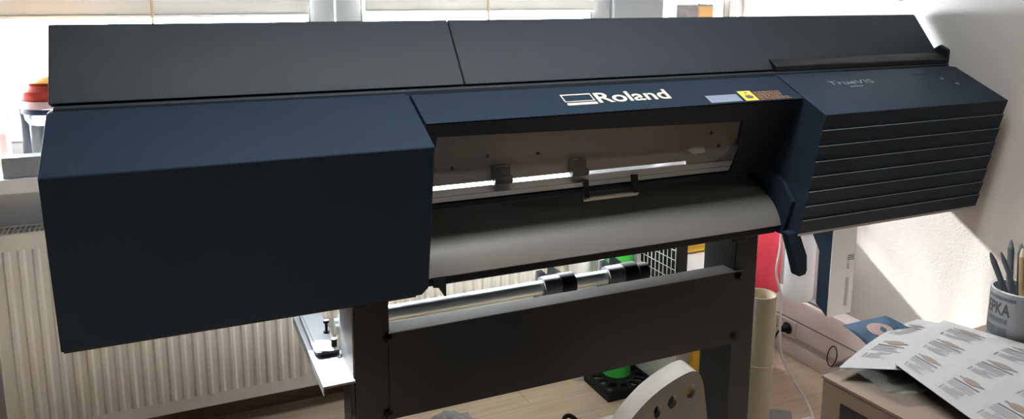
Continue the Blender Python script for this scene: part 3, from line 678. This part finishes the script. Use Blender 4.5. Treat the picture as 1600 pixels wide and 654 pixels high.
# ------------------------------------------------------------------ white chair
ch = thing('plastic_chair', 'white plastic chair with round holes in its rounded backrest before the printer', 'chair', (0.87, 1.42, 0.0))
outl = [(0.70, 0.47), (0.735, 0.56), (0.765, 0.63), (0.800, 0.696), (0.838, 0.736), (0.872, 0.759), (0.905, 0.774), (0.935, 0.783), (0.952, 0.783), (0.966, 0.774), (0.978, 0.752), (0.988, 0.715), (1.0, 0.665), (1.015, 0.58), (1.03, 0.47)]
sm = [(p.x, p.y) for p in spline([(a, b_, 0) for a, b_ in outl], 5)]
hl = [ellipse(*q)[::-1] for q in ((0.950, 0.737, 0.012, 0.016), (0.905, 0.722, 0.011, 0.015), (0.870, 0.708, 0.009, 0.015), (0.842, 0.690, 0.008, 0.012), (0.93, 0.66, 0.012, 0.016), (0.885, 0.645, 0.012, 0.016), (0.97, 0.60, 0.012, 0.016), (0.91, 0.58, 0.012, 0.016))]
pb = plate(sm, hl, 0.012)
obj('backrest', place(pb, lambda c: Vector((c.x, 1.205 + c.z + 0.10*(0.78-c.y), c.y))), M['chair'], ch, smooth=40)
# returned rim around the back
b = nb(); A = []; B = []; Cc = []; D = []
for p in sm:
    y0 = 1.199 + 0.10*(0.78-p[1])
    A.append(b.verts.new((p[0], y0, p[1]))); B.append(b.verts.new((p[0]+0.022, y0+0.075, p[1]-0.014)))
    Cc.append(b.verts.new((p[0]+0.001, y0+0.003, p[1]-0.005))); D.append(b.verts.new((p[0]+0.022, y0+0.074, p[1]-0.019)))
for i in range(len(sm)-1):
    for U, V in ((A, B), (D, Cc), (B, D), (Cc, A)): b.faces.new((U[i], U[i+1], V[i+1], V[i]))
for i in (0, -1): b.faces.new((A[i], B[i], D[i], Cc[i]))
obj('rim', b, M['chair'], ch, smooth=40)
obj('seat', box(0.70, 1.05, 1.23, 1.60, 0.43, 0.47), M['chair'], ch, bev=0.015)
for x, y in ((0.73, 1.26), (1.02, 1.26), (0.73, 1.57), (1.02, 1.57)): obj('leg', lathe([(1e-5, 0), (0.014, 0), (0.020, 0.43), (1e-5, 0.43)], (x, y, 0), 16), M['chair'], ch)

# ------------------------------------------------------------------ carton, papers, mug at the right
zt_ = 0.98
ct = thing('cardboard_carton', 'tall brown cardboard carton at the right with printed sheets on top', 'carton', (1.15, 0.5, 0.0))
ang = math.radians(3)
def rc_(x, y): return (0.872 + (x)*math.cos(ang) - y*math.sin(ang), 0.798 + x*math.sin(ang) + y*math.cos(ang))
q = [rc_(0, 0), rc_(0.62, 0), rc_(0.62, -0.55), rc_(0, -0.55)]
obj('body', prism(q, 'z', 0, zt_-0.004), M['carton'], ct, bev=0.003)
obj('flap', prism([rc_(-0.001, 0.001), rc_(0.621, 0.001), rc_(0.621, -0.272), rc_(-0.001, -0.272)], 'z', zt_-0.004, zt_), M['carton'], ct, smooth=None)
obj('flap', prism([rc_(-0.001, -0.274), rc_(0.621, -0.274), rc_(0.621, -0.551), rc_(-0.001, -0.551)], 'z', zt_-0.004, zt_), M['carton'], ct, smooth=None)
hq = [rc_(-0.0008, -0.035), rc_(0.0015, -0.035), rc_(0.0015, -0.14), rc_(-0.0008, -0.14)]
obj('hand_hole', prism(hq, 'z', 0.915, 0.952), M['black'], ct, smooth=None)

def sheet(name, corners, curl, m, th=0.0006, n=12, parent=None):
    """a paper sheet: bilinear patch of four corners with a bend curl(u, v)"""
    P = [Vector(p) for p in corners]; b = nb(); R = []
    for s in (0, 1):
        R.append([[b.verts.new(P[0]*(1-u)*(1-v) + P[1]*u*(1-v) + P[2]*u*v + P[3]*(1-u)*v + Vector((0, 0, curl(u, v) + s*th))) for v in [k/n for k in range(n+1)]] for u in [k/n for k in range(n+1)]])
    for s in (0, 1):
        for i in range(n):
            for k in range(n):
                f = [R[s][i][k], R[s][i+1][k], R[s][i+1][k+1], R[s][i][k+1]]
                b.faces.new(f if s else f[::-1])
    for i in range(n):
        for F in ((R[0][i][0], R[0][i+1][0], R[1][i+1][0], R[1][i][0]), (R[0][i][n], R[1][i][n], R[1][i+1][n], R[0][i+1][n]), (R[0][0][i], R[1][0][i], R[1][0][i+1], R[0][0][i+1]), (R[0][n][i], R[0][n][i+1], R[1][n][i+1], R[1][n][i])): b.faces.new(F)
    return obj(name, b, m, parent, smooth=60)
def patch_pt(corners, curl, u, v, h):
    P = [Vector(p) for p in corners]
    return P[0]*(1-u)*(1-v) + P[1]*u*(1-v) + P[2]*u*v + P[3]*(1-u)*v + Vector((0, 0, curl(u, v) + h))
def printing(par, corners, curl, cards):
    """label blocks: oval picture, dark title bar and rows of small print, one printed layer"""
    bm = nb()
    def pq(mi, u0, u1, v0, v1, n=3):
        for k in range(n):
            a, c = u0+(u1-u0)*k/n, u0+(u1-u0)*(k+1)/n
            A = [bm.verts.new(patch_pt(corners, curl, u, v, 0.0011)) for u, v in ((a, v0), (c, v0), (c, v1), (a, v1))]
            bm.faces.new(A).material_index = mi
    for (cu, cv, w, hh) in cards:
        A = [bm.verts.new(patch_pt(corners, curl, cu - 0.30*hh + 0.10*hh*math.cos(a*PI/8), cv + 0.26*w*math.sin(a*PI/8), 0.0012)) for a in range(16)]
        bm.faces.new(A).material_index = 2
        pq(1, cu-0.33*hh, cu-0.28*hh, cv-0.36*w, cv+0.36*w)
        pq(0, cu-0.15*hh, cu-0.11*hh, cv-0.40*w, cv+0.36*w)
        for k in range(4): pq(1, cu+(-0.06+0.055*k)*hh, cu+(-0.045+0.055*k)*hh, cv-0.42*w, cv+(0.42-0.25*random.random())*w)
        pq(3, cu+0.17*hh, cu+0.235*hh, cv-0.16*w, cv+0.20*w)
        for k in range(4):
            pq(1, cu+(0.27+0.05*k)*hh, cu+(0.283+0.05*k)*hh, cv-0.34*w, cv+(0.38-0.4*random.random())*w)
            pq(0, cu+(0.265+0.05*k)*hh, cu+(0.29+0.05*k)*hh, cv-0.43*w, cv-0.39*w)
    o = obj('printing', bm, M['ink'], par, smooth=None)
    o.data.materials.append(M['greyink']); o.data.materials.append(M['brownink']); o.data.materials.append(M['pen'])

# pile under the sheets: crumpled clear sleeve and a dark photo print
def c0(u, v): return 0.012*math.sin(3*u+2*v)*math.sin(PI*u) + 0.004*math.sin(11*u*v+3)*v
sl = [(0.895, 0.800, 0.986), (0.880, 0.690, 0.982), (0.935, 0.560, 0.986), (1.02, 0.830, 0.998)]
sl = [(0.888, 0.802, 0.985), (0.905, 0.690, 0.983), (1.10, 0.62, 0.985), (1.08, 0.80, 0.990)]
o = sheet('plastic_sleeve', sl, lambda u, v: 0.012*abs(math.sin(4*u+3*v)) + 0.004*abs(math.sin(13*u-7*v)), M['sleeve'])
tag(o, 'crumpled clear plastic sleeve under the printed sheets on the carton', 'sleeve')
ph = [(1.041, 0.835, 1.030), (0.948, 0.836, 1.030), (0.985, 0.800, 0.988), (1.10, 0.800, 0.988)]
hc = lambda u, v: 0.004*math.sin(PI*v)
ph_o = thing('photo_print', 'dark blue glossy photo print curling up behind the printed sheets', 'photo', (1.0, 0.79, 0.99))
sheet('print_sheet', ph, hc, M['photo'], parent=ph_o)
b = nb(); A = [b.verts.new(patch_pt(ph, hc, 0.5+0.22*math.cos(a*PI/10), 0.40+0.24*math.sin(a*PI/10), 0.0012)) for a in range(20)]; b.faces.new(A)
obj('oval_motif', b, M['photoskin'], ph_o, smooth=None)
# two printed label sheets
s1 = [(1.130, 0.845, 1.004), (0.884, 0.780, 0.998), (0.958, 0.730, 1.002), (1.160, 0.795, 1.006)]
h1 = lambda u, v: 0.012*math.sin(PI*u)*(1-0.6*v)
o1 = thing('label_sheet', 'white sheet of printed labels at the back of the paper pile', 'paper', (1.05, 0.79, 1.0))
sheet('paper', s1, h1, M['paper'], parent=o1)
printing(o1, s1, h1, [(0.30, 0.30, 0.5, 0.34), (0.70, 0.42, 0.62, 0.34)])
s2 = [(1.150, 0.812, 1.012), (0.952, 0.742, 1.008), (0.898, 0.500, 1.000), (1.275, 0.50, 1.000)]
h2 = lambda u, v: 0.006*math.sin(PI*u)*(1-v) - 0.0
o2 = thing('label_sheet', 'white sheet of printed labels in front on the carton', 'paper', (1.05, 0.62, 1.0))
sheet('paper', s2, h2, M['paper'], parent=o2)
cards = []
for a in range(3):
    for c in range(4): cards.append((0.20 + 0.31*a, 0.14 + 0.26*c, 0.20, 0.27))
printing(o2, s2, h2, cards)
tag(obj('wire_ring', tube([(0.897 + 0.010*math.cos(a*PI/10), 0.806, 1.002 + 0.016*math.sin(a*PI/10)) for a in range(20)], 0.0009, 6, closed=True), M['blacksteel']), 'thin wire ring standing at the back corner of the carton', 'ring')

mg = thing('mug', 'white mug with grey lettering holding pens on the carton', 'mug', (1.2305, 0.7435, zt_))
mc_ = (1.2305, 0.7435, 0); mz = 0.981
obj('body', lathe([(1e-5, mz+0.006), (0.036, mz+0.006), (0.0385, mz+0.012), (0.0385, mz+0.098), (0.0405, mz+0.099), (0.042, mz+0.097), (0.042, mz+0.004), (0.040, mz), (1e-5, mz)], mc_, 40), M['mug'], mg)
def wrap(a0, a1, z0, z1, r=0.0424):
    return lambda c: Vector((mc_[0] + (r+c.z)*math.cos(math.radians(a0+(a1-a0)*c.x)), mc_[1] + (r+c.z)*math.sin(math.radians(a0+(a1-a0)*c.x)), z0+(z1-z0)*c.y))
obj('lettering', place(text_bm('EPKA', 0.02), wrap(140, 196, mz+0.060, mz+0.080)), M['greyink'], mg, smooth=None)
b = nb()
def band(a0, a1, z0, z1, bm):
    n = 6; f = wrap(a0, a1, z0, z1)
    for k in range(n):
        A = [bm.verts.new(f(Vector((x, y, 0)))) for x, y in ((k/n, 0), ((k+1)/n, 0), ((k+1)/n, 1), (k/n, 1))]; bm.faces.new(A)
band(140, 205, mz+0.085, mz+0.090, b); band(135, 195, mz+0.008, mz+0.018, b); band(138, 192, mz+0.024, mz+0.040, b)
for k in range(6): band(140+k*9, 147+k*9, mz+0.047, mz+0.055, b)
obj('printed_bands', b, M['pen'], mg, smooth=None)
b = nb(); f = wrap(0, 360, 0, 1, 0.0425)
A = [b.verts.new(f(Vector(((232 + 6*math.cos(a*PI/8))/360, mz+0.028+0.006*math.sin(a*PI/8), 0)))) for a in range(16)]; b.faces.new(A)
obj('pink_dot', b, M['pinkdot'], mg, smooth=None)
def pen(name, lab, base, tip, r, mm, cap=None):
    B, T = Vector(base), Vector(tip); d = (T-B)
    o = thing(name, lab, 'pen', base, 'pens in the mug')
    obj('barrel', tube([B, B+d*0.92], r, 12), M[mm], o)
    obj('tip', tube([B+d*0.92, B+d*0.97, T], [r*0.9, r*0.6, r*0.25], 12), M[cap or mm], o)
pz = mz + 0.0075
pen('pen', 'grey pen leaning far left in the mug', (1.244, 0.738, pz), (1.186, 0.771, 1.137), 0.0045, 'pen')
pen('pen', 'thin dark pen leaning left beside the leftmost pen', (1.251, 0.725, pz), (1.198, 0.762, 1.139), 0.0035, 'pen')
pen('pencil', 'wooden pencil standing upright in the mug', (1.222, 0.728, pz), (1.224, 0.745, 1.146), 0.0048, 'woodpen', 'cream')
pen('pen', 'tall grey-blue pen standing at the middle of the mug', (1.224, 0.752, pz), (1.233, 0.770, 1.152), 0.005, 'pen')
pen('pen', 'dark pen standing just right of the tall pen in the mug', (1.236, 0.742, pz), (1.247, 0.762, 1.146), 0.005, 'pen')
